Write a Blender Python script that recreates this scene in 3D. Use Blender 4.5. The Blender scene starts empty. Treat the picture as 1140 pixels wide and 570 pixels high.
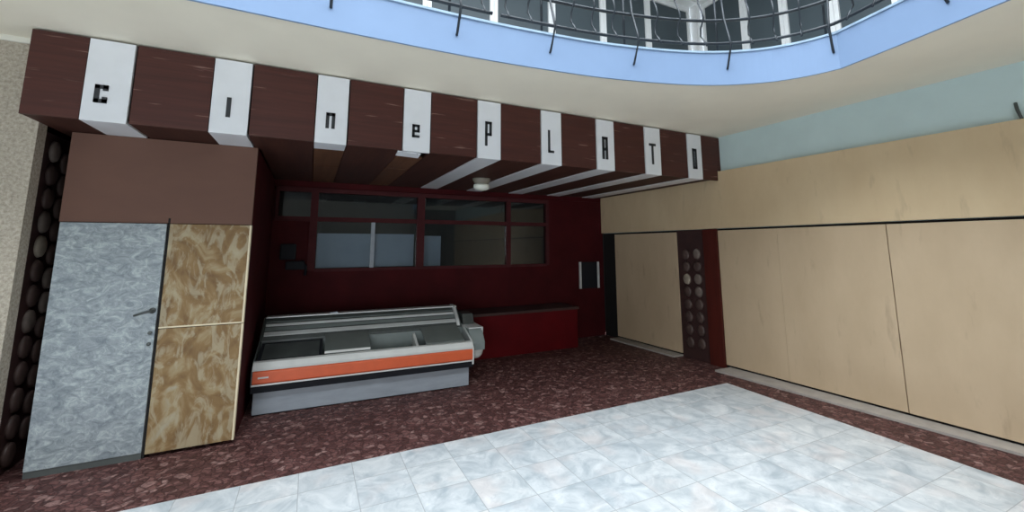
import bpy, bmesh, math, random
from mathutils import Vector, Matrix
S = bpy.context.scene
COL = S.collection
PI = math.pi

# ------------------------------------------------------------------ helpers
def lin(c):
    out = []
    for v in c:
        v /= 255.0
        out.append(v/12.92 if v <= 0.04045 else ((v+0.055)/1.055)**2.4)
    return tuple(out) + (1.0,)

class MB:
    """collects shapes and links them as one mesh object"""
    def __init__(self):
        self.bm = bmesh.new()
    def _bevel(self, geom_verts, w, seg=2):
        if w > 0:
            edges = set()
            for v in geom_verts:
                for e in v.link_edges: edges.add(e)
            bmesh.ops.bevel(self.bm, geom=list(edges), offset=w, segments=seg, affect='EDGES', profile=0.7)
    def box(self, a, b, bev=0.0, mat=None, rot=None):
        """axis box from corner a to corner b (rot: Matrix applied about its centre)"""
        c = [(a[i]+b[i])/2 for i in range(3)]
        s = [abs(b[i]-a[i]) for i in range(3)]
        M = Matrix.Translation(c)
        if rot is not None: M = M @ rot
        M = M @ Matrix.Diagonal((s[0], s[1], s[2], 1))
        r = bmesh.ops.create_cube(self.bm, size=1.0, matrix=M)
        self._bevel(r['verts'], min(bev, min(s)*0.45))
        return self
    def hexa(self, lo, hi, bev=0.0):
        """lo, hi: four corner points each, same order"""
        v = [self.bm.verts.new(p) for p in list(lo)+list(hi)]
        f = [(3,2,1,0),(4,5,6,7)] + [(i,(i+1)%4,4+(i+1)%4,4+i) for i in range(4)]
        for q in f: self.bm.faces.new([v[i] for i in q])
        self._bevel(v, bev)
        return self
    def prism(self, pts, axis, a, b, bev=0.0):
        """polygon pts (2-D) extruded along axis from a to b"""
        def P(p, t):
            if axis == 'x': return (t, p[0], p[1])
            if axis == 'y': return (p[0], t, p[1])
            return (p[0], p[1], t)
        lo = [self.bm.verts.new(P(p, a)) for p in pts]
        hi = [self.bm.verts.new(P(p, b)) for p in pts]
        n = len(pts)
        self.bm.faces.new(lo[::-1]); self.bm.faces.new(hi)
        for i in range(n):
            self.bm.faces.new((lo[i], lo[(i+1) % n], hi[(i+1) % n], hi[i]))
        self._bevel(lo+hi, bev)
        return self
    def tube(self, pts, r, n=8, squash=1.0):
        pts = [Vector(p) for p in pts]
        rings = []
        for i, p in enumerate(pts):
            if i == 0: t = pts[1]-p
            elif i == len(pts)-1: t = p-pts[i-1]
            else: t = (pts[i+1]-p).normalized() + (p-pts[i-1]).normalized()
            t.normalize()
            ref = Vector((0,0,1)) if abs(t.z) < 0.9 else Vector((1,0,0))
            u = t.cross(ref).normalized(); w = u.cross(t).normalized()
            rings.append([self.bm.verts.new(p + u*r*math.cos(2*PI*k/n) + w*r*squash*math.sin(2*PI*k/n)) for k in range(n)])
        for a, b in zip(rings, rings[1:]):
            for k in range(n):
                self.bm.faces.new((a[k], a[(k+1) % n], b[(k+1) % n], b[k]))
        self.bm.faces.new(rings[0][::-1]); self.bm.faces.new(rings[-1])
        return self
    def lathe(self, prof, centre, axis='z', n=24, sx=1.0, sy=1.0):
        """prof: list of (radius, height) turned round the axis"""
        def P(r, h, k):
            x = r*math.cos(2*PI*k/n)*sx; y = r*math.sin(2*PI*k/n)*sy
            if axis == 'z': q = (x, y, h)
            elif axis == 'x': q = (h, x, y)
            else: q = (x, h, y)
            return Vector(centre) + Vector(q)
        rings = [[self.bm.verts.new(P(r, h, k)) for k in range(n)] for r, h in prof]
        for a, b in zip(rings, rings[1:]):
            for k in range(n):
                self.bm.faces.new((a[k], a[(k+1) % n], b[(k+1) % n], b[k]))
        self.bm.faces.new(rings[0][::-1]); self.bm.faces.new(rings[-1])
        return self
    def build(self, name, mat, parent=None, smooth=False, world=False):
        bmesh.ops.recalc_face_normals(self.bm, faces=self.bm.faces[:])
        me = bpy.data.meshes.new(name)
        self.bm.to_mesh(me); self.bm.free()
        if smooth:
            for p in me.polygons: p.use_smooth = True
        me.materials.append(mat)
        o = bpy.data.objects.new(name, me)
        COL.objects.link(o)
        if parent is not None:
            o.parent = parent
            if world: o.matrix_parent_inverse = parent.matrix_basis.inverted()
        return o

def thing(name, label, cat, loc=(0,0,0), rz=0.0, group=None):
    o = bpy.data.objects.new(name, None)
    o.empty_display_size = 0.1
    o.location = loc; o.rotation_euler = (0,0,rz)
    COL.objects.link(o)
    o['label'] = label; o['category'] = cat
    if group: o['group'] = group
    return o
def tag(o, label, cat, group=None):
    o['label'] = label; o['category'] = cat
    if group: o['group'] = group
    return o
def struct(o):
    o['kind'] = 'structure'; return o

# ------------------------------------------------------------------ materials
def new_mat(name):
    m = bpy.data.materials.new(name); m.use_nodes = True
    nt = m.node_tree
    return m, nt, nt.nodes['Principled BSDF']
def N(nt, t, **kw):
    n = nt.nodes.new(t)
    for k, v in kw.items(): setattr(n, k, v)
    return n
def coords(nt, scale=(1,1,1), rot=(0,0,0)):
    tc = N(nt, 'ShaderNodeNewGeometry'); mp = N(nt, 'ShaderNodeMapping')
    mp.inputs['Scale'].default_value = scale; mp.inputs['Rotation'].default_value = rot
    nt.links.new(tc.outputs['Position'], mp.inputs['Vector'])
    return mp.outputs['Vector']
def ramp(nt, fac, stops):
    r = N(nt, 'ShaderNodeValToRGB')
    e = r.color_ramp.elements
    while len(e) < len(stops): e.new(0.5)
    for i, (p, c) in enumerate(stops):
        e[i].position = p; e[i].color = c
    nt.links.new(fac, r.inputs['Fac'])
    return r.outputs['Color']
def noise(nt, vec, scale, detail=4, rough=0.55, dist=0.0):
    n = N(nt, 'ShaderNodeTexNoise')
    n.inputs['Scale'].default_value = scale; n.inputs['Detail'].default_value = detail
    n.inputs['Roughness'].default_value = rough; n.inputs['Distortion'].default_value = dist
    nt.links.new(vec, n.inputs['Vector'])
    return n.outputs['Fac']
def bump(nt, b, h, strength=0.3, dist=0.01):
    n = N(nt, 'ShaderNodeBump')
    n.inputs['Strength'].default_value = strength; n.inputs['Distance'].default_value = dist
    nt.links.new(h, n.inputs['Height']); nt.links.new(n.outputs['Normal'], b.inputs['Normal'])
def mixc(nt, fac, a, b, blend='MIX'):
    n = N(nt, 'ShaderNodeMix', data_type='RGBA', blend_type=blend)
    for sock, v in ((n.inputs[0], fac), (n.inputs[6], a), (n.inputs[7], b)):
        if hasattr(v, 'is_output'): nt.links.new(v, sock)
        else: sock.default_value = v
    return n.outputs[2]
def mathn(nt, op, a, b=None, c=None):
    n = N(nt, 'ShaderNodeMath', operation=op)
    for i, v in enumerate((a, b, c)):
        if v is None: continue
        if hasattr(v, 'is_output'): nt.links.new(v, n.inputs[i])
        else: n.inputs[i].default_value = v
    return n.outputs[0]

def plain(name, rgb, rough=0.5, metal=0.0, vary=0.08, nscale=6, spec=0.5, stretch=(1,1,1)):
    m, nt, b = new_mat(name)
    c = lin(rgb)
    lo = tuple(max(0, x*(1-vary)) for x in c[:3]) + (1,)
    hi = tuple(min(1, x*(1+vary)) for x in c[:3]) + (1,)
    f = noise(nt, coords(nt, stretch), nscale, 4)
    nt.links.new(ramp(nt, f, [(0.3, lo), (0.7, hi)]), b.inputs['Base Color'])
    b.inputs['Roughness'].default_value = rough; b.inputs['Metallic'].default_value = metal
    b.inputs['Specular IOR Level'].default_value = spec
    return m

def wood(name, a, c, grain=(0.6, 6, 14), rough=0.35, scratch=False, spec=0.5):
    m, nt, b = new_mat(name)
    v = coords(nt, grain)
    f = noise(nt, v, 2.0, 6, 0.6, 0.6)
    f2 = noise(nt, coords(nt, (1,1,1)), 1.3, 3)
    col = ramp(nt, f, [(0.25, lin(a)), (0.75, lin(c))])
    col = mixc(nt, mathn(nt, 'MULTIPLY', f2, 0.35), col, lin(a))
    if scratch:
        s = noise(nt, coords(nt, (1.6, 1.6, 22)), 2.2, 2, 0.4)
        sm = N(nt, 'ShaderNodeMapRange'); sm.inputs['From Min'].default_value = 0.68; sm.inputs['From Max'].default_value = 0.80
        nt.links.new(s, sm.inputs['Value'])
        col = mixc(nt, mathn(nt, 'MULTIPLY', sm.outputs[0], 0.5), col, lin((165,135,125)))
    nt.links.new(col, b.inputs['Base Color'])
    b.inputs['Roughness'].default_value = rough
    b.inputs['Specular IOR Level'].default_value = spec
    return m

M = {}
M['brown'] = wood('brown veneer', (62,32,27), (82,43,35), scratch=True, rough=0.5, spec=0.3)
M['soffit'] = wood('soffit veneer', (56,32,28), (80,48,38), grain=(8,0.6,8), rough=0.6, spec=0.2)
M['soffit_light'] = wood('bare soffit board', (84,54,40), (112,76,54), grain=(8,0.6,8), rough=0.6, spec=0.2)
M['booth'] = wood('booth board', (97,68,57), (107,76,63), grain=(0.8,3,2.0), rough=0.6, spec=0.25)
M['dark_red'] = plain('dark red paint', (64,13,17), 0.75, vary=0.2, nscale=3, spec=0.15)
M['red'] = plain('red laminate', (88,6,14), 0.6, vary=0.12, nscale=3, spec=0.15)
M['frame_red'] = plain('red brown window frame', (72,34,36), 0.75, vary=0.15, spec=0.12)
M['white_sign'] = plain('white acrylic', (224,226,230), 0.3, vary=0.03)
M['letter'] = plain('dark letter', (38,40,44), 0.5)
M['shadow_gap'] = plain('dark cavity', (20,17,16), 0.9)
M['ceiling'] = plain('beige ceiling paint', (243,235,217), 0.9, vary=0.03, nscale=1.5, spec=0.2)
M['blue_band'] = plain('light blue paint', (132,156,190), 0.6, vary=0.03, nscale=2, spec=0.3)
M['blue_trim'] = plain('pale edge strip', (160,184,206), 0.5)
M['blue_wall'] = plain('pale blue wall paint', (200,218,218), 0.8, vary=0.05, nscale=2, spec=0.2)
M['offwhite'] = plain('off white trim', (215,212,200), 0.6)
M['iron'] = plain('black iron', (36,44,52), 0.5, vary=0.2)
M['alu'] = plain('aluminium', (206,208,206), 0.35, 0.1, vary=0.06)
M['white_metal'] = plain('white enamel', (200,200,196), 0.4, vary=0.06)
M['grey_metal'] = plain('grey enamel', (146,152,160), 0.45, vary=0.10, nscale=4, stretch=(1,1,4))
M['dark_metal'] = plain('dark grey metal', (70,74,72), 0.4, vary=0.15)
M['tub'] = plain('cooler tub lining', (120,128,126), 0.45, vary=0.12)
M['black'] = plain('black rubber', (28,29,34), 0.7, spec=0.2)
M['orange'] = plain('orange enamel', (210,92,50), 0.4, vary=0.06, nscale=8)
M['kerb'] = plain('stone kerb', (168,160,152), 0.7, vary=0.12, nscale=8)
M['conc'] = plain('concrete slab', (170,168,160), 0.8)
M['white_paint'] = plain('white painted frame', (238,240,242), 0.5, vary=0.03)
M['lid'] = plain('grey lid enamel', (98,103,99), 0.45, vary=0.1)
M['smoked'] = plain('smoked lid sheet', (66,70,68), 0.3, vary=0.25, nscale=5)
M['paper'] = plain('pale blind board', (190,196,208), 0.7, vary=0.05)
M['room'] = plain('dim room paint', (74,74,72), 0.8)
M['lamp_glass'] = plain('opal lamp glass', (236,238,226), 0.3, vary=0.02)
M['lamp_base'] = plain('lamp base', (128,122,110), 0.5)
M['rear'] = plain('rear atrium plaster', (130,126,118), 0.8)

def board_mat(name, a, c):
    m, nt, b = new_mat(name)
    f = noise(nt, coords(nt, (1.2, 1.2, 0.5)), 2.2, 5, 0.6)
    col = ramp(nt, f, [(0.3, lin(a)), (0.7, lin(c))])
    st = noise(nt, coords(nt, (3, 3, 0.7)), 2.6, 4, 0.55)
    mr = N(nt, 'ShaderNodeMapRange'); mr.inputs['From Min'].default_value = 0.62; mr.inputs['From Max'].default_value = 0.8
    nt.links.new(st, mr.inputs['Value'])
    col = mixc(nt, mathn(nt, 'MULTIPLY', mr.outputs[0], 0.35), col, lin((120,96,78)))
    nt.links.new(col, b.inputs['Base Color'])
    b.inputs['Roughness'].default_value = 0.65; b.inputs['Specular IOR Level'].default_value = 0.3
    return m
M['board'] = board_mat('beige hoarding board', (192,168,138), (204,180,150))
M['band'] = board_mat('tan hoarding band', (208,182,146), (218,194,158))

def pebble_mat():
    m, nt, b = new_mat('pebble dash')
    v = coords(nt)
    f = noise(nt, v, 45, 5, 0.7); g = noise(nt, v, 5, 3)
    col = ramp(nt, f, [(0.3, lin((138,128,114))), (0.55, lin((184,174,158))), (0.75, lin((206,198,184)))])
    col = mixc(nt, mathn(nt, 'MULTIPLY', g, 0.3), col, lin((146,136,122)))
    nt.links.new(col, b.inputs['Base Color']); b.inputs['Roughness'].default_value = 0.9
    bump(nt, b, f, 0.6, 0.02)
    return m
M['pebble'] = pebble_mat()

def tile_mat():
    m, nt, b = new_mat('white marbled tiles')
    v = coords(nt)
    sep = N(nt, 'ShaderNodeSeparateXYZ'); nt.links.new(v, sep.inputs[0])
    T = 0.372
    def grid(s, off):
        q = mathn(nt, 'DIVIDE', mathn(nt, 'SUBTRACT', s, off), T)
        fr = mathn(nt, 'FRACT', q)
        d = mathn(nt, 'ABSOLUTE', mathn(nt, 'SUBTRACT', fr, 0.5))
        return q, mathn(nt, 'GREATER_THAN', d, 0.5-0.007)
    qx, gx = grid(sep.outputs[0], 3.37); qy, gy = grid(sep.outputs[1], 3.13)
    grout = mathn(nt, 'MAXIMUM', gx, gy)
    cell = N(nt, 'ShaderNodeCombineXYZ')
    nt.links.new(mathn(nt, 'FLOOR', qx), cell.inputs[0]); nt.links.new(mathn(nt, 'FLOOR', qy), cell.inputs[1])
    wn = N(nt, 'ShaderNodeTexWhiteNoise', noise_dimensions='3D'); nt.links.new(cell.outputs[0], wn.inputs['Vector'])
    off = N(nt, 'ShaderNodeVectorMath', operation='MULTIPLY_ADD')
    nt.links.new(wn.outputs['Color'], off.inputs[0]); off.inputs[1].default_value = (9,9,9); nt.links.new(v, off.inputs[2])
    f = noise(nt, off.outputs[0], 4.5, 6, 0.6, 1.2); g = noise(nt, off.outputs[0], 13, 4, 0.6, 2.0)
    col = ramp(nt, f, [(0.32, lin((164,172,177))), (0.5, lin((194,198,200))), (0.72, lin((221,222,222)))])
    col = mixc(nt, mathn(nt, 'MULTIPLY', ramp(nt, g, [(0.55,(0,0,0,1)),(0.7,(1,1,1,1))]), 0.4), col, lin((160,168,176)))
    pk = noise(nt, off.outputs[0], 3.1, 2)
    col = mixc(nt, mathn(nt, 'MULTIPLY', ramp(nt, pk, [(0.52,(0,0,0,1)),(0.7,(1,1,1,1))]), 0.35), col, lin((212,196,190)))
    tint = mixc(nt, wn.outputs['Value'], (0.93,0.95,0.97,1), (1,1,1,1))
    col = mixc(nt, 1.0, col, tint, 'MULTIPLY')
    col = mixc(nt, mathn(nt, 'MULTIPLY', grout, 0.75), col, lin((138,142,144)))
    nt.links.new(col, b.inputs['Base Color'])
    b.inputs['Roughness'].default_value = 0.35; b.inputs['Specular IOR Level'].default_value = 0.4
    return m
M['tile'] = tile_mat()

def terrazzo_mat():
    m, nt, b = new_mat('red broken stone paving')
    v = coords(nt)
    w = N(nt, 'ShaderNodeVectorMath', operation='MULTIPLY_ADD')
    nz = N(nt, 'ShaderNodeTexNoise'); nz.inputs['Scale'].default_value = 9; nt.links.new(v, nz.inputs['Vector'])
    nt.links.new(nz.outputs['Color'], w.inputs[0]); w.inputs[1].default_value = (0.10,0.10,0); nt.links.new(v, w.inputs[2])
    vo = N(nt, 'ShaderNodeTexVoronoi'); vo.inputs['Scale'].default_value = 20; nt.links.new(w.outputs[0], vo.inputs['Vector'])
    ve = N(nt, 'ShaderNodeTexVoronoi', feature='DISTANCE_TO_EDGE'); ve.inputs['Scale'].default_value = 20; nt.links.new(w.outputs[0], ve.inputs['Vector'])
    sp = N(nt, 'ShaderNodeSeparateColor'); nt.links.new(vo.outputs['Color'], sp.inputs[0])
    col = ramp(nt, sp.outputs[0], [(0.0, lin((76,50,48))), (0.45, lin((108,72,69))), (0.8, lin((132,94,90))), (1.0, lin((168,134,128)))])
    f = noise(nt, v, 38, 4, 0.75)
    f = ramp(nt, f, [(0.38,(0,0,0,1)),(0.62,(1,1,1,1))])
    col = mixc(nt, mathn(nt, 'MULTIPLY', f, 0.7), col, lin((62,42,40)))
    j = ramp(nt, ve.outputs['Distance'], [(0.03,(1,1,1,1)),(0.12,(0,0,0,1))])
    col = mixc(nt, mathn(nt, 'MULTIPLY', j, 0.7), col, lin((54,32,32)))
    nt.links.new(col, b.inputs['Base Color'])
    b.inputs['Roughness'].default_value = 0.55
    b.inputs['Specular IOR Level'].default_value = 0.2
    h = ramp(nt, ve.outputs['Distance'], [(0.0,(0,0,0,1)),(0.2,(1,1,1,1))])
    bump(nt, b, h, 0.5, 0.01)
    return m
M['terrazzo'] = terrazzo_mat()

def door_mat():
    m, nt, b = new_mat('grey weathered metal door')
    f = noise(nt, coords(nt, (1,1,1.6), (0,0.5,0)), 11, 6, 0.75, 1.2)
    g = noise(nt, coords(nt, (1,1,1)), 2.0, 3)
    s = noise(nt, coords(nt, (3,3,1)), 7, 5, 0.7, 0.8)
    col = ramp(nt, f, [(0.34, lin((98,108,112))), (0.52, lin((140,148,150))), (0.70, lin((184,192,190)))])
    col = mixc(nt, mathn(nt, 'MULTIPLY', ramp(nt, s, [(0.56,(0,0,0,1)),(0.72,(1,1,1,1))]), 0.35), col, lin((196,204,200)))
    col = mixc(nt, mathn(nt, 'MULTIPLY', g, 0.3), col, lin((128,132,148)))
    nt.links.new(col, b.inputs['Base Color']); b.inputs['Roughness'].default_value = 0.55
    return m
M['door'] = door_mat()

def ochre_mat():
    m, nt, b = new_mat('ochre board with glue residue')
    f = noise(nt, coords(nt, (1.2,1,0.8)), 4.0, 5, 0.55, 1.6)
    g = noise(nt, coords(nt, (1.5,1,0.7)), 6, 4, 0.6, 1.2)
    col = ramp(nt, f, [(0.30, lin((106,78,44))), (0.50, lin((130,102,64))), (0.60, lin((150,130,96))), (0.74, lin((160,152,132)))])
    col = mixc(nt, mathn(nt, 'MULTIPLY', ramp(nt, g, [(0.50,(0,0,0,1)),(0.60,(1,1,1,1))]), 0.55), col, lin((172,162,136)))
    nt.links.new(col, b.inputs['Base Color']); b.inputs['Roughness'].default_value = 0.7
    return m
M['ochre'] = ochre_mat()
M['ochre_edge'] = plain('raw board edge', (216,202,172), 0.7)

def glass_mat(name, tint, ior=1.5):
    m = bpy.data.materials.new(name); m.use_nodes = True
    nt = m.node_tree; nt.nodes.remove(nt.nodes['Principled BSDF'])
    out = nt.nodes['Material Output']
    t = N(nt, 'ShaderNodeBsdfTransparent'); t.inputs['Color'].default_value = tint
    g = N(nt, 'ShaderNodeBsdfGlossy'); g.inputs['Roughness'].default_value = 0.02
    fr = N(nt, 'ShaderNodeFresnel'); fr.inputs['IOR'].default_value = ior
    mx = N(nt, 'ShaderNodeMixShader')
    nt.links.new(fr.outputs[0], mx.inputs[0]); nt.links.new(t.outputs[0], mx.inputs[1]); nt.links.new(g.outputs[0], mx.inputs[2])
    nt.links.new(mx.outputs[0], out.inputs['Surface'])
    return m
M['glass'] = glass_mat('window glass', (0.72,0.76,0.78,1))
M['upper_glass'] = plain('grey curtain glass', (76,86,92), 0.4, vary=0.12, nscale=0.6, spec=0.25)

# stone colours of the decorative pillars
M['stone_dark'] = plain('dark oval stone', (86,68,63), 0.5, vary=0.2, nscale=12)
M['stone_grey'] = plain('grey oval stone', (122,108,100), 0.5, vary=0.2, nscale=12)
M['stone_pale'] = plain('pale oval stone', (172,158,142), 0.45, vary=0.2, nscale=12)
M['pillar_back'] = plain('pillar backing', (60,37,35), 0.6, vary=0.15)
M['pillar_red'] = wood('pillar red wood', (70,26,20), (92,36,28), grain=(6,6,0.7), rough=0.4)

# ------------------------------------------------------------------ measures
YF, ZS, ZC = 4.14, 2.65, 3.31          # fascia front, soffit, ceiling
YB = 6.80                              # rear wall of the recess
YC = 4.62                              # booth front
XC = -0.51                             # booth side
def WX(y): return 5.36 - 0.05*(y-4.14) # face of the hoarding on the right
def rib(y0, y1, z0, z1, off=0.0, th=0.03):
    """box following the slightly skewed right wall"""
    a, b = WX(y0)+off, WX(y1)+off
    lo = [(a,y0,z0),(a+th,y0,z0),(b+th,y1,z0),(b,y1,z0)]
    hi = [(p[0],p[1],z1) for p in lo]
    return lo, hi

# ------------------------------------------------------------------ floor
struct(MB().box((-8,-8,-0.2),(8.6,9.6,0.0)).build('floor', M['terrazzo']))
fl = MB().prism([(-7,3.79),(-7,-7),(4.40,-7),(4.68,1.33),(4.78,3.79)], 'z', 0.0, 0.006)
struct(fl.build('floor_tile', M['tile']))
# ------------------------------------------------------------------ left wall, rear shell
struct(MB().box((-7.2,4.40,0),(-1.937,4.52,3.265)).build('wall_left', M['pebble']))
struct(MB().box((-7.2,4.385,3.265),(-1.93,4.52,3.31),0.006).build('trim_1', M['offwhite']))
struct(MB().box((-7.4,-7.2,0),(-7.0,9.6,7.75)).build('wall_west', M['rear']))
# unseen wall behind the camera, with an opening invented to let daylight in
YR=-4.6; OX0,OX1,OZ0,OZ1=-5.0,-0.5,0.1,2.6
rw=MB().box((-7.4,YR-.3,0),(8.4,YR,OZ0)).box((-7.4,YR-.3,OZ1),(8.4,YR,7.75)).box((-7.4,YR-.3,OZ0),(OX0,YR,OZ1)).box((OX1,YR-.3,OZ0),(8.4,YR,OZ1))
struct(rw.build('wall_rear', M['rear']))
# unseen roof over the atrium, added with an opening to shape the daylight
SKY=(-4.0,5.2,-1.4,3.6)
rf=MB().box((-7.4,-7.6,7.76),(SKY[0],7.0,7.9)).box((SKY[1],-7.6,7.76),(8.4,7.0,7.9)).box((SKY[0],-7.6,7.76),(SKY[1],SKY[2],7.9)).box((SKY[0],SKY[3],7.76),(SKY[1],7.0,7.9))
struct(rf.build('added_roof',M['rear']))

# ------------------------------------------------------------------ ceiling slab with the curved void
curve = [(-7.0,3.19),(-3.0,3.19),(-1.0,3.19),(0.0,3.20),(0.5,3.195),(0.94,3.19),(1.42,3.165),(1.95,3.115),(2.35,3.065),(2.69,2.995),(3.08,2.90),(3.43,2.78),(3.70,2.64),(3.94,2.46),(4.08,2.30),(4.18,2.13),(4.24,1.95),(4.18,1.60),(4.11,1.25),(4.03,0.90),(3.96,0.4),(3.9,-1.0),(3.9,-7.2)]
def smooth_curve(pts, it=1):
    for _ in range(it):
        out = [pts[0]]
        for a, b in zip(pts, pts[1:]):
            out += [(a[0]*.75+b[0]*.25, a[1]*.75+b[1]*.25), (a[0]*.25+b[0]*.75, a[1]*.25+b[1]*.75)]
        out.append(pts[-1]); pts = out
    return pts
kink = curve.index((4.24,1.95))
curve = smooth_curve(curve[:kink+1], 2) + smooth_curve(curve[kink:], 1)[1:]
outer = [(8.4,-7.2),(8.4,7.0),(-7.0,7.0)]
def offset(pts, d):
    out = []
    for i, p in enumerate(pts):
        a = Vector(pts[max(0,i-1)]); b = Vector(pts[min(len(pts)-1,i+1)])
        t = (b-a).normalized(); n = Vector((t.y,-t.x))   # towards the void
        out.append((p[0]+n.x*d, p[1]+n.y*d))
    return out
struct(MB().prism(offset(curve,-0.02)+outer, 'z', ZC, ZC+0.05).build('ceiling', M['ceiling']))
struct(MB().prism(offset(curve,-0.05)+outer, 'z', ZC+0.051, ZC+0.32).build('floor_upper', M['conc']))
def strip(pts, d0, d1, z0, z1):
    m = MB()
    a, b = offset(pts,d0), offset(pts,d1)
    V = [[m.bm.verts.new((p[0],p[1],z)) for p,z in ((a[i],z0),(b[i],z0),(b[i],z1),(a[i],z1))] for i in range(len(pts))]
    for u, w in zip(V, V[1:]):
        for k in range(4): m.bm.faces.new((u[k],u[(k+1)%4],w[(k+1)%4],w[k]))
    m.bm.faces.new(V[0]); m.bm.faces.new(V[-1][::-1])
    return m
struct(strip(curve,-0.02,0.0,ZC-0.012,ZC+0.325).build('trim_2', M['blue_band']))
struct(strip(curve,-0.06,0.010,ZC+0.325,ZC+0.345).build('trim_3', M['blue_trim']))

# ------------------------------------------------------------------ railing on the void edge
rail = thing('balcony_railing', 'black wrought iron railing with bent bars along the pale blue curved balcony edge', 'railing', (1.95,3.1,ZC+0.352))
ri = offset(curve, -0.01)
def along(pts):
    L=[0]
    for a,b in zip(pts,pts[1:]): L.append(L[-1]+math.dist(a,b))
    return L
LL = along(ri)
def at(s):
    for i in range(len(LL)-1):
        if LL[i+1] >= s:
            t=(s-LL[i])/max(1e-9,LL[i+1]-LL[i]); a,b=Vector(ri[i]),Vector(ri[i+1])
            tt=(b-a).normalized(); return a.lerp(b,t), Vector((tt.y,-tt.x))
    return Vector(ri[-1]), Vector((-1,0))
def s_of(x,y):
    return min((math.dist((x,y),ri[i]),LL[i]) for i in range(len(ri)))[1]
posts = [(-2.8,3.19),(-1.85,3.19),(-0.9,3.19),(0.0,3.2),(0.96,3.19),(1.88,3.11),(2.74,2.97),(3.65,2.63),(4.22,1.97),(4.17,1.2),(4.0,0.4),(3.95,-0.5)]
ps = [s_of(*p) for p in posts]
def railpath(s0,s1,z,step=0.06):
    n=max(2,int((s1-s0)/step)); out=[]
    for i in range(n+1):
        p,nn=at(s0+(s1-s0)*i/n); out.append((p.x,p.y,z))
    return out
zr1, zr2, zr3 = ZC+0.43, ZC+0.68, ZC+1.05
gap = s_of(1.36,3.17)
for (s0,s1,z) in ((ps[0]-.2,gap-0.04,zr1),(gap+0.04,ps[-1]+.2,zr1),(ps[0]-.2,ps[-1]+.2,zr2)):
    MB().tube(railpath(s0,s1,z),0.016,8).build('rail',M['iron'],rail,True,True)
MB().tube(railpath(ps[0]-.2,ps[-1]+.2,zr3),0.024,8).build('handrail',M['iron'],rail,True,True)
def bent(s, prof, r, name):
    p,n=at(s)
    MB().tube([(p.x+n.x*o,p.y+n.y*o,z) for o,z in prof], r, 6).build(name,M['iron'],rail,True,True)
for i,s in enumerate(ps):
    bent(s-0.05,[(-0.06,ZC+0.352),(-0.06,zr3)],0.012,'post')
    bent(s,[(0.012,ZC+0.15),(0.03,ZC+0.17),(0.13,ZC+0.35),(0.10,zr1+0.02),(0.02,zr2),(-0.03,zr3)],0.011,'bracket_bar')
    if i+1 < len(ps):
        for k in range(1,4):
            sb = s+(ps[i+1]-s)*k/4
            bent(sb,[(0.12,zr1-0.08),(0.08,zr1-0.01),(0.015,zr1+0.07),(0.025,zr1+0.15),(0.09,zr2-0.02),(0.06,zr2+.08),(0.0,zr2+.2),(0.02,zr3)],0.009,'baluster')

# ------------------------------------------------------------------ upper storey windows
ZU0, ZU1 = ZC+0.32, 7.34
wi = [1]
def upper_window(p0, p1, double=False):
    wi[0] += 1
    p0, p1 = Vector(p0), Vector(p1)
    t = (p1-p0).normalized(); n = Vector((-t.y, t.x)); L=(p1-p0).length
    def Q(s,d,z): q=p0+t*s+n*d; return (q.x,q.y,z)
    def bx(m,s0,s1,d0,d1,z0,z1):
        m.hexa([Q(s0,d0,z0),Q(s1,d0,z0),Q(s1,d1,z0),Q(s0,d1,z0)],[Q(s0,d0,z1),Q(s1,d0,z1),Q(s1,d1,z1),Q(s0,d1,z1)])
    m=MB(); w=0.075
    bx(m,0.004,w,-.05,.05,ZU0,ZU1); bx(m,L-w,L-.004,-.05,.05,ZU0,ZU1)
    bx(m,w,L-w,-.05,.05,ZU0,ZU0+.1); bx(m,w,L-w,-.05,.05,ZU1-.12,ZU1); bx(m,w,L-w,-.04,.04,5.0,5.08)
    f=struct(m.build('window_%d'%wi[0],M['white_paint']))
    g=MB(); bx(g,w,L-w,-.01,.01,ZU0+.1,5.0); bx(g,w,L-w,-.01,.01,5.08,ZU1-.12)
    g.build('pane',M['upper_glass'],f)
xs=[-7.0,-5.9,-4.67,-3.43,-2.19,-0.95,0.29,1.53,2.75,3.98,5.23,6.48,7.80]
for a,b in zip(xs,xs[1:]): upper_window((a,6.57),(b,6.57))
ys=[6.32,5.3,4.5,3.66,2.8,1.9,1.0,0.0,-1.2,-2.4,-3.6,-4.8,-6.0,-7.2]
for a,b in zip(ys,ys[1:]): upper_window((8.0,a),(8.0,b))
struct(MB().box((7.82,6.34,ZU0),(8.1,6.62,7.33),0.01).build('trim_4',M['white_paint']))
struct(MB().box((-7.0,6.30,7.34),(8.4,7.0,7.75),0.02).build('trim_5',M['white_paint']))
struct(MB().box((7.72,-7.2,7.34),(8.4,6.29,7.75),0.02).build('trim_6',M['white_paint']))

# ------------------------------------------------------------------ right wall and hoarding
lo,hi = rib(-4.58,6.79,0,ZC,0.045,0.2); struct(MB().hexa(lo,hi).build('wall_right',M['blue_wall']))
def hoard(name,label,y0,y1,z0,z1,mat,off=0.0,th=0.03,parent=None):
    lo,hi=rib(y0,y1,z0,z1,off,th)
    o=MB().hexa(lo,hi,0.003).build(name,mat,parent)
    return tag(o,label,'board','hoarding boards on the right wall') if parent is None else o
hoard('hoarding_board','long tan boarding strip running above the shutter boards on the right wall',-4.55,6.78,1.955,2.79,M['band'],-0.02,0.05)
hoard('hoarding_board','beige boarding panel right of the fine dark vertical crack line',-4.55,2.262,0.05,1.925,M['board'])
hoard('hoarding_board','beige boarding panel between the faint joint and the dark crack line',2.270,3.388,0.05,1.925,M['board'])
bo=MB().hexa(*rib(4.98,6.42,0.05,1.92,-0.005,0.035),0.003).build('hoarding_board',M['board'])
tag(bo,'shaded beige boarding panel in the recess behind the oval stone pillar','board','hoarding boards on the right wall')
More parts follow.
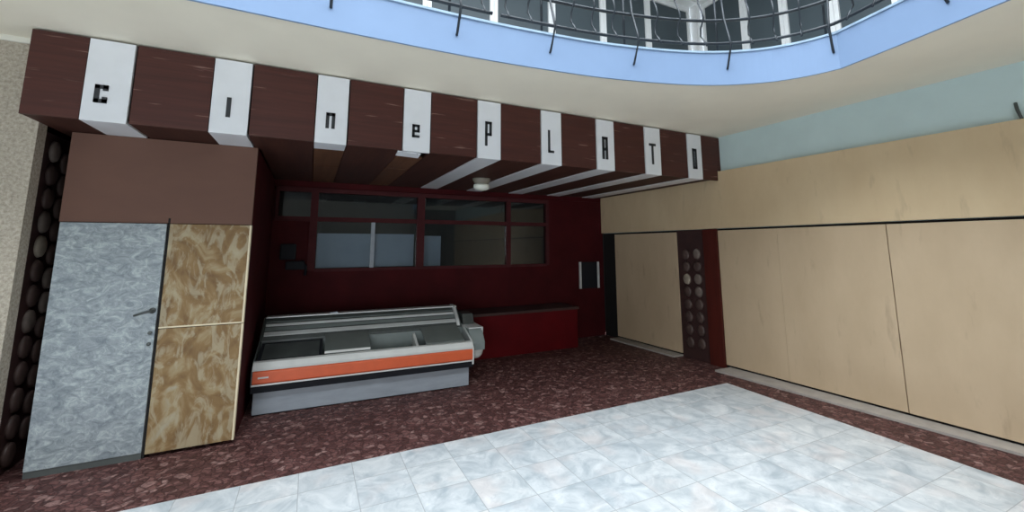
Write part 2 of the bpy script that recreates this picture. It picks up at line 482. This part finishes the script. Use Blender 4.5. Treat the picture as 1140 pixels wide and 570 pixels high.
hoard('hoarding_board','narrow beige boarding panel directly right of the red wooden pillar',3.391,4.235,0.05,1.925,M['board'],0.002)
# near-black sheet behind the boards, painted-in shade for the gaps (top and foot)
struct(MB().hexa(*rib(-4.55,6.795,0.0,1.95,0.032,0.012)).build('wall_gap_shade',M['shadow_gap']))
# kerb
k=MB().hexa([(5.10,4.20,0),(WX(4.2)+.025,4.20,0),(WX(-7)+.025,-7,0),(6.0,-7,0)],[(5.10,4.20,.025),(WX(4.2)+.025,4.20,.025),(WX(-7)+.025,-7,.025),(5.95,-7,.025)],0.004)
k=MB().hexa([(5.07,4.20,0),(WX(4.2)+.028,4.20,0),(WX(-2)+.028,-2,0),(WX(-2)-.06,-2,0)],[(5.07,4.20,.025),(WX(4.2)+.028,4.20,.025),(WX(-2)+.028,-2,.025),(WX(-2)-.06,-2,.025)],0.004)
struct(k.build('trim_7',M['kerb']))
k=MB().hexa([(5.13,4.98,0),(WX(4.98)+.028,4.98,0),(WX(6.42)+.028,6.42,0),(5.05,6.42,0)],[(5.13,4.98,.025),(WX(4.98)+.028,4.98,.025),(WX(6.42)+.028,6.42,.025),(5.05,6.42,.025)],0.004)
struct(k.build('trim_8',M['kerb']))
# small dark hook on the blue wall
h=MB().tube([(WX(1.23)+.045,1.23,2.77),(WX(1.23)+.01,1.235,2.80),(WX(1.23)+.01,1.25,2.88),(WX(1.26)+.04,1.262,2.95)],0.012,6)
tag(h.build('cable_stub',M['dark_metal'],smooth=True),'short dark cable stub on the pale blue wall above the tan strip','cable')

# ------------------------------------------------------------------ decorative pillars with oval stones
random.seed(4)
def stones(root, spots, x_of, sgn, rad=0.082):
    for (y,z,sh,rz_) in spots:
        m=MB()
        prof=[(0.03,0.030),(0.06,0.027),(0.078,0.018),(0.084,0.0)]
        prof=[(r*rad/0.084*1.0,h_) for r,h_ in prof]
        if sgn<0: prof=[(r,-h_) for r,h_ in prof]
        m.lathe(prof[::-1],(x_of(y),y,z),'x',20,sx=0.92,sy=rz_)
        m.build('oval_stone',M[sh],root,True,True)
lp=thing('stone_pillar','dark pillar of stacked oval stones beside the pebbledash wall at far left','pillar',(-2.02,4.8,0),0,'pillars with oval stones')
MB().box((-2.10,4.525,0),(-2.0,5.25,2.64)).build('backing',M['pillar_back'],lp,world=True)
MB().box((-1.998,4.525,0),(-1.960,4.57,2.64),0.004).build('edge_strip',M['pillar_back'],lp,world=True)
sp=[]
seq=['stone_grey','stone_dark','stone_dark','stone_grey','stone_pale','stone_dark','stone_dark','stone_grey','stone_dark','stone_dark','stone_dark','stone_dark','stone_dark']
seq2=['stone_dark','stone_dark','stone_dark','stone_dark','stone_dark','stone_grey','stone_grey','stone_dark','stone_dark','stone_dark','stone_dark','stone_dark','stone_dark']
for i in range(13):
    sp.append((4.81,2.50-i*0.198,seq[i],1.12)); sp.append((5.0,2.43-i*0.198,seq2[i],1.12))
sp=[s for s in sp if s[1]>0.1]
stones(lp,sp,lambda y:-2.0,1)
rp=thing('stone_pillar','red wooden pillar inset with oval stones between the two beige boarding panels','pillar',(5.4,4.6,0),0,'pillars with oval stones')
MB().hexa(*rib(4.49,4.975,0.0,1.95,0.012,0.018)).build('backing',M['pillar_back'],rp,world=True)
MB().hexa(*rib(4.245,4.475,0.0,1.95,-0.02,0.048),0.004).build('post',M['pillar_red'],rp,world=True)
sp=[]
seq=['stone_dark','stone_dark','stone_pale','stone_dark','stone_dark','stone_dark','stone_dark','stone_dark','stone_grey']
for i in range(9):
    sp.append((4.82,1.57-i*0.19,seq[i],1.1))
    sp.append((4.62,1.58-i*0.19,['stone_grey','stone_dark','stone_grey','stone_grey','stone_dark','stone_dark','stone_dark','stone_dark','stone_dark'][i],1.1))
sp=[s for s in sp if s[1]>0.08]
stones(rp,sp,lambda y:WX(y)+0.012,-1,0.075)

# ------------------------------------------------------------------ recess shell
struct(MB().box((-7.0,YB,0),(-0.02+0.0,YB+0.12,2.12)).box((-7.0,YB,2.12),(XC+.02,YB+.12,ZC)).box((XC+.02,YB,2.62),(5.165,YB+.12,ZC)).box((-0.02,YB,0),(3.97,YB+0.12,1.38)).box((3.97,YB,0),(5.25,YB+0.12,2.62)).box((XC-0.06,YB,2.52),(3.97,YB+0.12,2.62)).build('wall_back',M['dark_red']))
# dim room behind the windows
r=MB().box((-7.0,9.42,0),(8.4,9.6,ZC)).box((-1.2,9.3,0),(5.5,9.4,2.9)).box((-1.3,6.93,0),(-1.2,9.4,2.9)).box((5.5,6.99,0),(5.6,9.4,2.9)).box((-1.2,6.93,2.8),(5.5,9.4,2.9))
struct(r.build('wall_room',M['room']))

# ------------------------------------------------------------------ rear window
m=MB()
def fr(x0,x1,z0,z1,d=0.0): m.box((x0,YB-0.035-d,z0),(x1,YB+0.06,z1),0.004)
fr(XC+.03,3.99,2.495,2.56); fr(XC+.03,3.99,2.07,2.135)
fr(XC+.03,-0.44,2.135,2.495); fr(-0.03,0.07,1.36,2.495,.004); fr(1.53,1.65,1.36,2.495,.004); fr(3.12,3.20,1.36,2.495,.004); fr(3.93,3.99,1.36,2.495,.004)
fr(0.07,3.93,1.34,1.385)
wf=struct(m.build('window_1',M['frame_red']))
MB().box((0.83,YB-0.02,1.385),(0.885,YB+0.05,2.07),0.004).build('mullion',M['grey_metal'],wf)
for x0,x1,z0,z1 in ((-0.44,-0.03,2.135,2.495),(0.07,1.53,2.135,2.495),(1.65,3.12,2.135,2.495),(3.20,3.93,2.135,2.495),(0.07,0.83,1.385,2.07),(0.885,1.53,1.385,2.07),(1.65,3.12,1.385,2.07),(3.20,3.93,1.385,2.07)):
    MB().box((x0,YB+0.01,z0),(x1,YB+0.018,z1)).build('pane',M['glass'],wf)
tag(MB().box((0.08,YB+0.13,1.39),(0.84,YB+0.15,1.90),0.003).build('blind_board',M['paper']),'pale grey board behind the left lower pane of the rear window','board','pale boards behind the rear window')
tag(MB().box((0.88,YB+0.13,1.39),(1.52,YB+0.15,1.90),0.003).build('blind_board',M['paper']),'pale grey board behind the second lower pane of the rear window','board','pale boards behind the rear window')
tag(MB().box((1.72,YB+0.30,1.0),(2.02,YB+0.33,1.88),0.003).build('blind_board',M['paper']),'narrow pale board standing behind the third lower pane of the rear window','board','pale boards behind the rear window')

# ------------------------------------------------------------------ booth at the left
b_=MB().box((-1.83,YC,1.905),(XC,YC+0.06,2.645),0.003)
struct(b_.build('wall_front',M['booth']))
struct(MB().box((-2.1,5.53,0),(-1.78,5.6,2.645)).box((XC-0.06,YC+0.062,0),(XC,YB-0.002,2.645)).build('wall_side',M['dark_red']))
struct(MB().box((-1.83,YC+0.062,0),(-1.80,YC+0.9,2.645)).build('wall_jamb',M['pillar_back']))
d=MB().box((-1.815,YC-0.02,0.05),(-1.135,YC+0.03,1.90),0.004)
door=struct(d.build('door_1',M['door']))
MB().box((-1.815,YC-0.012,0.0),(-1.135,YC+0.028,0.048)).build('kick_strip',M['dark_metal'],door)
hd=MB().tube([(-1.165,YC-0.02,1.17),(-1.165,YC-0.06,1.17),(-1.20,YC-0.065,1.165),(-1.275,YC-0.06,1.14)],0.010,8)
hd.lathe([(0.024,-0.006),(0.024,0.0)],(-1.165,YC-0.021,1.17),'y',16)
hd.build('handle',M['dark_metal'],door,True)
for z in (0.99,0.90):
    MB().lathe([(0.006,-0.012),(0.015,-0.008),(0.015,0.0)],(-1.165,YC-0.021,z),'y',14).build('lock_cylinder',M['dark_metal'],door)
# ochre sheets
def sheet(label,z0,z1):
    t=thing('ochre_board',label,'board',(-0.82,YC,z0),0,'ochre boards beside the grey door')
    MB().box((-1.115,YC-0.010,z0),(XC-0.012,YC+0.05,z1),0.002).build('panel',M['ochre'],t,world=True)
    e=MB().box((XC-0.0115,YC-0.016,z0),(XC+0.004,YC+0.05,z1),0.002)
    e.build('edge_strip',M['ochre_edge'],t,world=True)
    return t
sheet('lower ochre board with scraped pale glue patches beside the grey door',0.03,1.012)
t=sheet('upper ochre board with scraped pale glue swirls beside the grey door',1.018,1.90)
MB().box((-1.115,YC-0.014,1.018),(XC-0.012,YC-0.0105,1.030),0.001).build('seam_strip',M['ochre_edge'],t,world=True)
struct(MB().box((-1.133,YC-0.002,0),(-1.117,YC+0.04,1.95)).build('trim_9',M['shadow_gap']))

# ------------------------------------------------------------------ fascia and soffit
X0,X1=-1.935,5.33
sx0,sw,st=-1.615,0.2805,0.7925
fas=thing('sign_fascia','long brown wooden fascia box with plank soffit hung under the beige ceiling','fascia',(1.7,YF,ZS))
MB().box((X0+0.004,YF+0.03,ZS+0.03),(X1,YF+0.06,ZC-0.012)).box((X0+.004,YF+0.06,ZS+0.031),(X0+0.03,YC+.4,ZC-.012)).build('carcass',M['shadow_gap'],fas,world=True)
edges=[X0]
for i in range(9): edges += [sx0+i*st, sx0+i*st+sw]
edges.append(X1)
for i in range(10):
    a,b=edges[2*i],edges[2*i+1]
    m=MB().box((a+(0.0 if i==0 else 0.006),YF,ZS),(b-0.004,YF+0.028,ZC-0.015),0.003)
    if i==9: m.box((b-0.003,YF,2.80),(5.40,YF+0.028,ZC-0.015),0.003)
    m.build('front_panel',M['brown'],fas,world=True)
# soffit: planks between the white strips
def soff(x0,x1,y0,y1,mat):
    MB().box((x0+0.003,y0,ZS+0.002),(x1-0.003,y1,ZS+0.028),0.003).build('soffit_plank',mat,fas,world=True)
yb=YB-0.04
soff(X0,edges[1],YF+.03,YC+.3,M['soffit'])
soff(edges[2],edges[3],YF+.03,YC+.05,M['soffit'])
soff(edges[4],edges[5],YF+.03,yb,M['soffit'])
soff(edges[6],edges[7],YF+.03,yb,M['soffit'])
soff(edges[5],edges[6],YF+.30,5.35,M['soffit_light']); soff(edges[5],edges[6],5.36,yb,M['soffit_light'])
soff(edges[8],edges[9],YF+.03,yb,M['soffit'])
soff(edges[7],edges[8],YF+.34,5.2,M['soffit_light']); soff(edges[7],edges[8],5.21,yb,M['soffit_light'])
for i in range(5,10): soff(edges[2*i],edges[2*i+1] if i<9 else WX(6.7)-.03,YF+.03,yb,M['soffit'])
soff(-0.50,edges[4],YC+.07,yb,M['soffit'])
struct(MB().box((XC-.06,YB-.035,2.57),(5.2,YB-.002,2.652)).build('trim_10',M['dark_red']))

# nine white sign panels
def stroke(m,pts,w,x0,z0,y):
    """polyline of square strokes in the sign plane"""
    for (a,b) in zip(pts,pts[1:]):
        xa,xb=sorted((a[0],b[0])); za,zb=sorted((a[1],b[1]))
        m.box((x0+xa-w/2,y-0.008,z0+za-w/2),(x0+xb+w/2,y,z0+zb+w/2))
LET={
 'c':(0.075,[[(.062,.11),(.062,.124),(.014,.124),(.014,.012),(.062,.012),(.062,.03)]],.030),
 'i':(0.03,[[(.015,.012),(.015,.152)]],.032),
 'n':(0.075,[[(.012,.010),(.012,.130),(.062,.130),(.062,.010)]],.029),
 'e':(0.075,[[(.062,.012),(.012,.012),(.012,.122),(.062,.122),(.062,.066),(.012,.066)]],.025),
 'P':(0.08,[[(.012,.010),(.012,.255),(.062,.255),(.062,.125),(.012,.125)]],.028),
 'L':(0.08,[[(.014,.255),(.014,.010),(.066,.010)]],.027),
 'A':(0.085,[[(.014,.010),(.014,.262),(.066,.262),(.066,.010)],[(.014,.12),(.066,.12)]],.036),
 'T':(0.11,[[(.012,.262),(.095,.262)],[(.053,.262),(.053,.010)]],.032),
 'O':(0.08,[[(.014,.012),(.014,.270),(.062,.270),(.062,.012),(.014,.012)]],.036)}
lab=['white sign box bearing the small letter c at the left end',
 'white sign box bearing the small letter i beside the c panel',
 'white sign box bearing the small letter n with a short lip below',
 'white sign box bearing the small letter e with a broken loose underside',
 'white sign box bearing the tall letter P with a long soffit strip',
 'white sign box bearing the tall letter L behind the ceiling lamp',
 'white sign box bearing the narrow tall block letter A',
 'white sign box bearing the tall letter T',
 'white sign box bearing the tall block letter O nearest the blue wall']
ends=[YC-.005,YC-.005,YF+.26,YF+.02,6.72,6.74,6.74,6.74,6.74]
for i,ch in enumerate(['c','i','n','e','P','L','A','T','O']):
    xa=sx0+i*st; xb=xa+sw
    t=thing('letter_sign',lab[i],'sign',((xa+xb)/2,YF,ZS),0,'white lettered panels on the fascia')
    MB().box((xa+.004,YF-0.012,ZS-0.006),(xb-.006,YF+0.025,ZC-0.02),0.004).build('face',M['white_sign'],t,world=True)
    if i!=3:
        MB().box((xa+.004,YF+0.026,ZS-0.006),(xb-.006,ends[i],ZS+0.026),0.003).build('soffit_strip',M['white_sign'],t,world=True)
    else:
        # broken underside: a loose tilted strip hanging in a dark hole
        MB().box((xa+.004,YF+.065,ZS+.04),(xb-.006,YF+.33,ZS+.06)).build('open_cavity',M['shadow_gap'],t,world=True)
        MB().box((xa-.035,YF+.035,ZS-.022),(xb-.085,YF+.16,ZS-.010),0.002,rot=Matrix.Rotation(math.radians(2),4,'Y')@Matrix.Rotation(math.radians(-8),4,'X')).build('loose_strip',M['white_sign'],t,world=True)
        MB().tube([(xb-.12,YF+.04,ZS-.018),(xb-.10,YF+.06,ZS+.01),(xb-.09,YF+.09,ZS+.05)],.006,6).build('wire',M['iron'],t,True,True)
    w,strokes,sw_=LET[ch]
    m=MB(); cx=(xa+xb)/2-w/2-(0.02 if i==0 else 0.0)-.012
    for s in strokes: stroke(m,s,sw_,cx,2.79,YF-0.012)
    m.build('letter',M['letter'],t,world=True)

# ceiling lamp
l=thing('ceiling_lamp','small bulkhead lamp with opal glass under the soffit between P and L strips','lamp',(2.12,5.45,ZS))
MB().lathe([(0.13,0.0),(0.13,-0.02),(0.10,-0.075),(0.092,-0.08)],(0,0,0),'z',28,1.0,0.8).build('lamp_base',M['lamp_base'],l,True)
MB().lathe([(0.088,-0.0805),(0.112,-0.088),(0.116,-0.115),(0.105,-0.145),(0.07,-0.165),(0.02,-0.17)],(0,0,0),'z',28,1.0,0.8).build('lamp_shade',M['lamp_glass'],l,True)

# ------------------------------------------------------------------ display case
dc=thing('display_case','long low refrigerated display counter with orange front stripe and grey plinth','display case',(0.71,5.115,0),math.radians(-1.9))
XL,XR=-1.17,1.175
MB().box((XL+.02,.05,.012),(XR-.035,.74,.235),0.006).build('plinth',M['grey_metal'],dc)
MB().box((XL+.03,.07,0),(XR-.05,.72,.0115)).build('foot_rail',M['black'],dc)
MB().prism([(-.005,.236),(-.012,.305),(.06,.305),(.82,.30),(.82,.236)],'x',XL,XR,0.003).build('underframe',M['black'],dc)
bmp=MB().prism([(-.012,.322),(-.026,.335),(-.026,.438),(-.012,.452),(.03,.452),(.03,.322)],'x',XL+.012,XR-.012,0.003).build('bumper_panel',M['orange'],dc)
MB().box((XL+.06,-.0285,.378),(XL+.155,-.0265,.394)).build('badge',M['white_metal'],bmp)
MB().box((XL+.005,-.024,.306),(XR-.005,.03,.3215),0.003).build('lower_trim',M['alu'],dc)
MB().prism([(-.022,.4525),(-.022,.478),(.012,.528),(.06,.536),(.06,.4525)],'x',XL+.005,XR-.005,0.003).build('front_rail',M['white_metal'],dc)
# tub: floor, rear riser, divider
tb=MB().box((XL+.02,.061,.306),(XR-.02,.80,.33)).prism([(.061,.33),(.075,.33),(.075,.50),(.061,.50)],'x',XL+.02,XR-.02)
tb.prism([(.40,.33),(.44,.33),(.44,.64),(.40,.64)],'x',XL+.02,XR-.02)
tb.build('tub',M['tub'],dc)
MB().prism([(.078,.331),(.078,.50),(.395,.62),(.395,.331)],'x',.50,.53,.002).build('divider',M['white_metal'],dc)
MB().prism([(.44,.331),(.44,.655),(.475,.70),(.70,.866),(.80,.866),(.80,.331)],'x',XL+.015,XR-.02,.004).build('rear_cabinet',M['dark_metal'],dc)
# louvres : bright strips on the sloped riser
def slope(y): return .70+(y-.475)*(.166/.225)
for (ya,yc,mt,h_) in ((.472,.512,'alu',.012),(.536,.574,'tub',.008),(.590,.606,'alu',.020),(.640,.648,'tub',.008)):
    MB().prism([(ya,slope(ya)),(yc,slope(yc)),(yc-.006,slope(yc)+h_),(ya-.006,slope(ya)+h_)],'x',XL+.03,XR-.09,.002).build('louvre_rail',M[mt],dc)
MB().box((XL+.02,.665,.867),(XR-.03,.80,.882),.004).build('top_ledge',M['alu'],dc)
MB().prism([(.43,.66),(.46,.72),(.67,.885),(.81,.89),(.81,.87),(.69,.86),(.48,.70),(.46,.66)],'x',XR-.085,XR-.045,.003).build('corner_frame',M['alu'],dc)
# end cheeks
ck=[(-.02,.30),(-.02,.46),(.06,.54),(.41,.665),(.47,.72),(.68,.87),(.80,.87),(.80,.30)]
MB().prism(ck,'x',XL-.002,XL+.0145,.003).build('end_cheek',M['dark_metal'],dc)
MB().prism([(-.02,.27),(-.02,.46),(.06,.54),(.41,.66),(.80,.66),(.80,.27)],'x',XR-.0145,XR+.006,.003).build('end_cheek',M['alu'],dc)
# right end housing (stepped box with pale rim and rounded foot)
hs=MB().prism([(.10,.40),(.10,.50),(.22,.645),(.72,.645),(.72,.40)],'x',XR+.007,XR+.19,.006).build('end_housing',M['tub'],dc)
MB().box((XR+.007,.20,.646),(XR+.20,.73,.662),.004).build('housing_rim',M['alu'],hs)
MB().prism([(.225,.44),(.20,.46),(.20,.646),(.225,.646)],'x',XR+.178,XR+.20,.003).build('housing_rim',M['alu'],hs)
MB().lathe([(.02,0),(.075,.006),(.095,.03),(.095,.55),(.06,.57)],(XR+.095,.14,.38),'y',20).build('rounded_bumper',M['white_metal'],hs,True)
MB().prism([(.45,.663),(.52,.79),(.72,.80),(.72,.663)],'x',XR+.01,XR+.16,.006).build('vent_hood',M['dark_metal'],dc)
# lids
def lid(x0,x1,y0,y1,z0,z1,name,mat,edge=True,lift=0.0):
    o=MB().prism([(y0,z0),(y1,z1),(y1,z1+.016),(y0,z0+.016)],'x',x0,x1,.003).build(name,mat,dc)
    if edge: MB().box((x0,y0-.014,z0-.004),(x1,y0-.0005,z0+.022),.003).build('lid_edge',M['white_metal'],o)
    return o
lid(-.505,-.03,.075,.43,.548,.672,'sliding_lid',M['lid'])
lid(.60,XR-.10,.04,.43,.538,.664,'sliding_lid',M['lid'],False)
# dark glazed lid over the left bay: frame and pane
gl=MB().prism([(.062,.520),(.40,.632),(.40,.642),(.062,.530)],'x',XL+.03,XL+.06).prism([(.062,.520),(.40,.632),(.40,.642),(.062,.530)],'x',-.56,-.53)
gl.prism([(.38,.625),(.40,.632),(.40,.642),(.38,.635)],'x',XL+.06,-.56).prism([(.062,.520),(.085,.528),(.085,.538),(.062,.530)],'x',XL+.06,-.56)
g_=gl.build('glass_lid',M['black'],dc)
MB().prism([(.086,.531),(.379,.628),(.379,.632),(.086,.535)],'x',XL+.061,-.561).build('pane',M['smoked'],g_)
# small scraps left on the top ledge
tag(MB().hexa([(.26,5.80,.8825),(.36,5.79,.8825),(.37,5.85,.8825),(.27,5.86,.8825)],[(.27,5.81,.892),(.35,5.80,.90),(.36,5.84,.896),(.28,5.85,.89)],.002).build('paper_scrap',M['paper']),'crumpled pale paper scrap on the ledge of the display counter','paper')

# ------------------------------------------------------------------ red counter at the rear
ct=thing('counter','low dark red counter against the rear wall right of the display case','counter',(2.9,6.45,0))
MB().box((1.3,6.20,0.0),(4.20,6.75,0.63),.004).build('body',M['red'],ct,world=True)
MB().box((1.28,6.17,0.631),(4.22,6.76,0.672),.006).build('worktop',M['pillar_back'],ct,world=True)

# wall fittings
nb=thing('notice_case','small dark glass case with pale side rails on the red rear wall','case',(4.9,YB,0.9))
MB().box((4.70,YB-.03,.90),(5.07,YB-.002,1.40),.003).build('glass_panel',M['black'],nb,world=True)
MB().box((4.66,YB-.035,.90),(4.698,YB-.002,1.40),.003).build('side_rail',M['alu'],nb,world=True)
MB().box((5.072,YB-.035,.90),(5.12,YB-.002,1.40),.003).build('side_rail',M['alu'],nb,world=True)
wb=thing('wall_fitting','black metal fitting hanging on the red rear wall under the small left window','wall fitting',(-0.25,YB,1.4))
MB().box((-.38,YB-.09,1.52),(-.18,YB-.002,1.74),.02).build('housing',M['black'],wb,world=True)
MB().box((-.30,YB-.11,1.38),(-.06,YB-.002,1.50),.02).build('lower_box',M['black'],wb,world=True)
MB().tube([(-.10,YB-.06,1.50),(-.04,YB-.10,1.42),(-.05,YB-.10,1.30)],.018,8).build('hook',M['black'],wb,True,True)

# ------------------------------------------------------------------ light : overcast sky through the two invented openings
w=bpy.data.worlds.new('World'); S.world=w; w.use_nodes=True
bg=w.node_tree.nodes['Background']; bg.inputs['Color'].default_value=(0.86,0.94,1.0,1); bg.inputs['Strength'].default_value=4.9

pl=bpy.data.lights.new('added_roof_portal','AREA'); pl.shape='RECTANGLE'; pl.size=SKY[1]-SKY[0]; pl.size_y=SKY[3]-SKY[2]  # sky portal at the invented roof opening
pl.cycles.is_portal=True
po=bpy.data.objects.new('added_roof_portal',pl); po.location=((SKY[0]+SKY[1])/2,(SKY[2]+SKY[3])/2,7.88); COL.objects.link(po)

pl=bpy.data.lights.new('added_rear_portal','AREA'); pl.shape='RECTANGLE'; pl.size=OX1-OX0; pl.size_y=OZ1-OZ0  # sky portal at the invented opening in the rear wall
pl.cycles.is_portal=True
po=bpy.data.objects.new('added_rear_portal',pl); po.location=((OX0+OX1)/2,YR-.2,(OZ0+OZ1)/2); po.rotation_euler=(PI/2,0,0); COL.objects.link(po)

# ------------------------------------------------------------------ camera
f_,cx_,cy_=464.5,573.65,209.07
yaw,pit,rol=0.452684,0.139574,-0.001885
fw=Vector((math.sin(yaw)*math.cos(pit),math.cos(yaw)*math.cos(pit),math.sin(pit)))
rt=Vector((math.cos(yaw),-math.sin(yaw),0)); up=rt.cross(fw)
r2=rt*math.cos(rol)+up*math.sin(rol); u2=-rt*math.sin(rol)+up*math.cos(rol)
cam=bpy.data.cameras.new('camera'); co=bpy.data.objects.new('camera',cam); COL.objects.link(co)
co.matrix_world=Matrix(((r2.x,u2.x,-fw.x,0),(r2.y,u2.y,-fw.y,0),(r2.z,u2.z,-fw.z,1.7),(0,0,0,1)))
cam.sensor_fit='HORIZONTAL'; cam.sensor_width=36; cam.lens=f_*36/1140
cam.shift_x=(570-cx_)/1140; cam.shift_y=(cy_-285)/1140
cam.clip_start=0.05
S.camera=co
S.view_settings.view_transform='Standard'; S.view_settings.look='None'
S.view_settings.gamma=1.0; S.view_settings.exposure=1.0
S.view_settings.use_curve_mapping=False
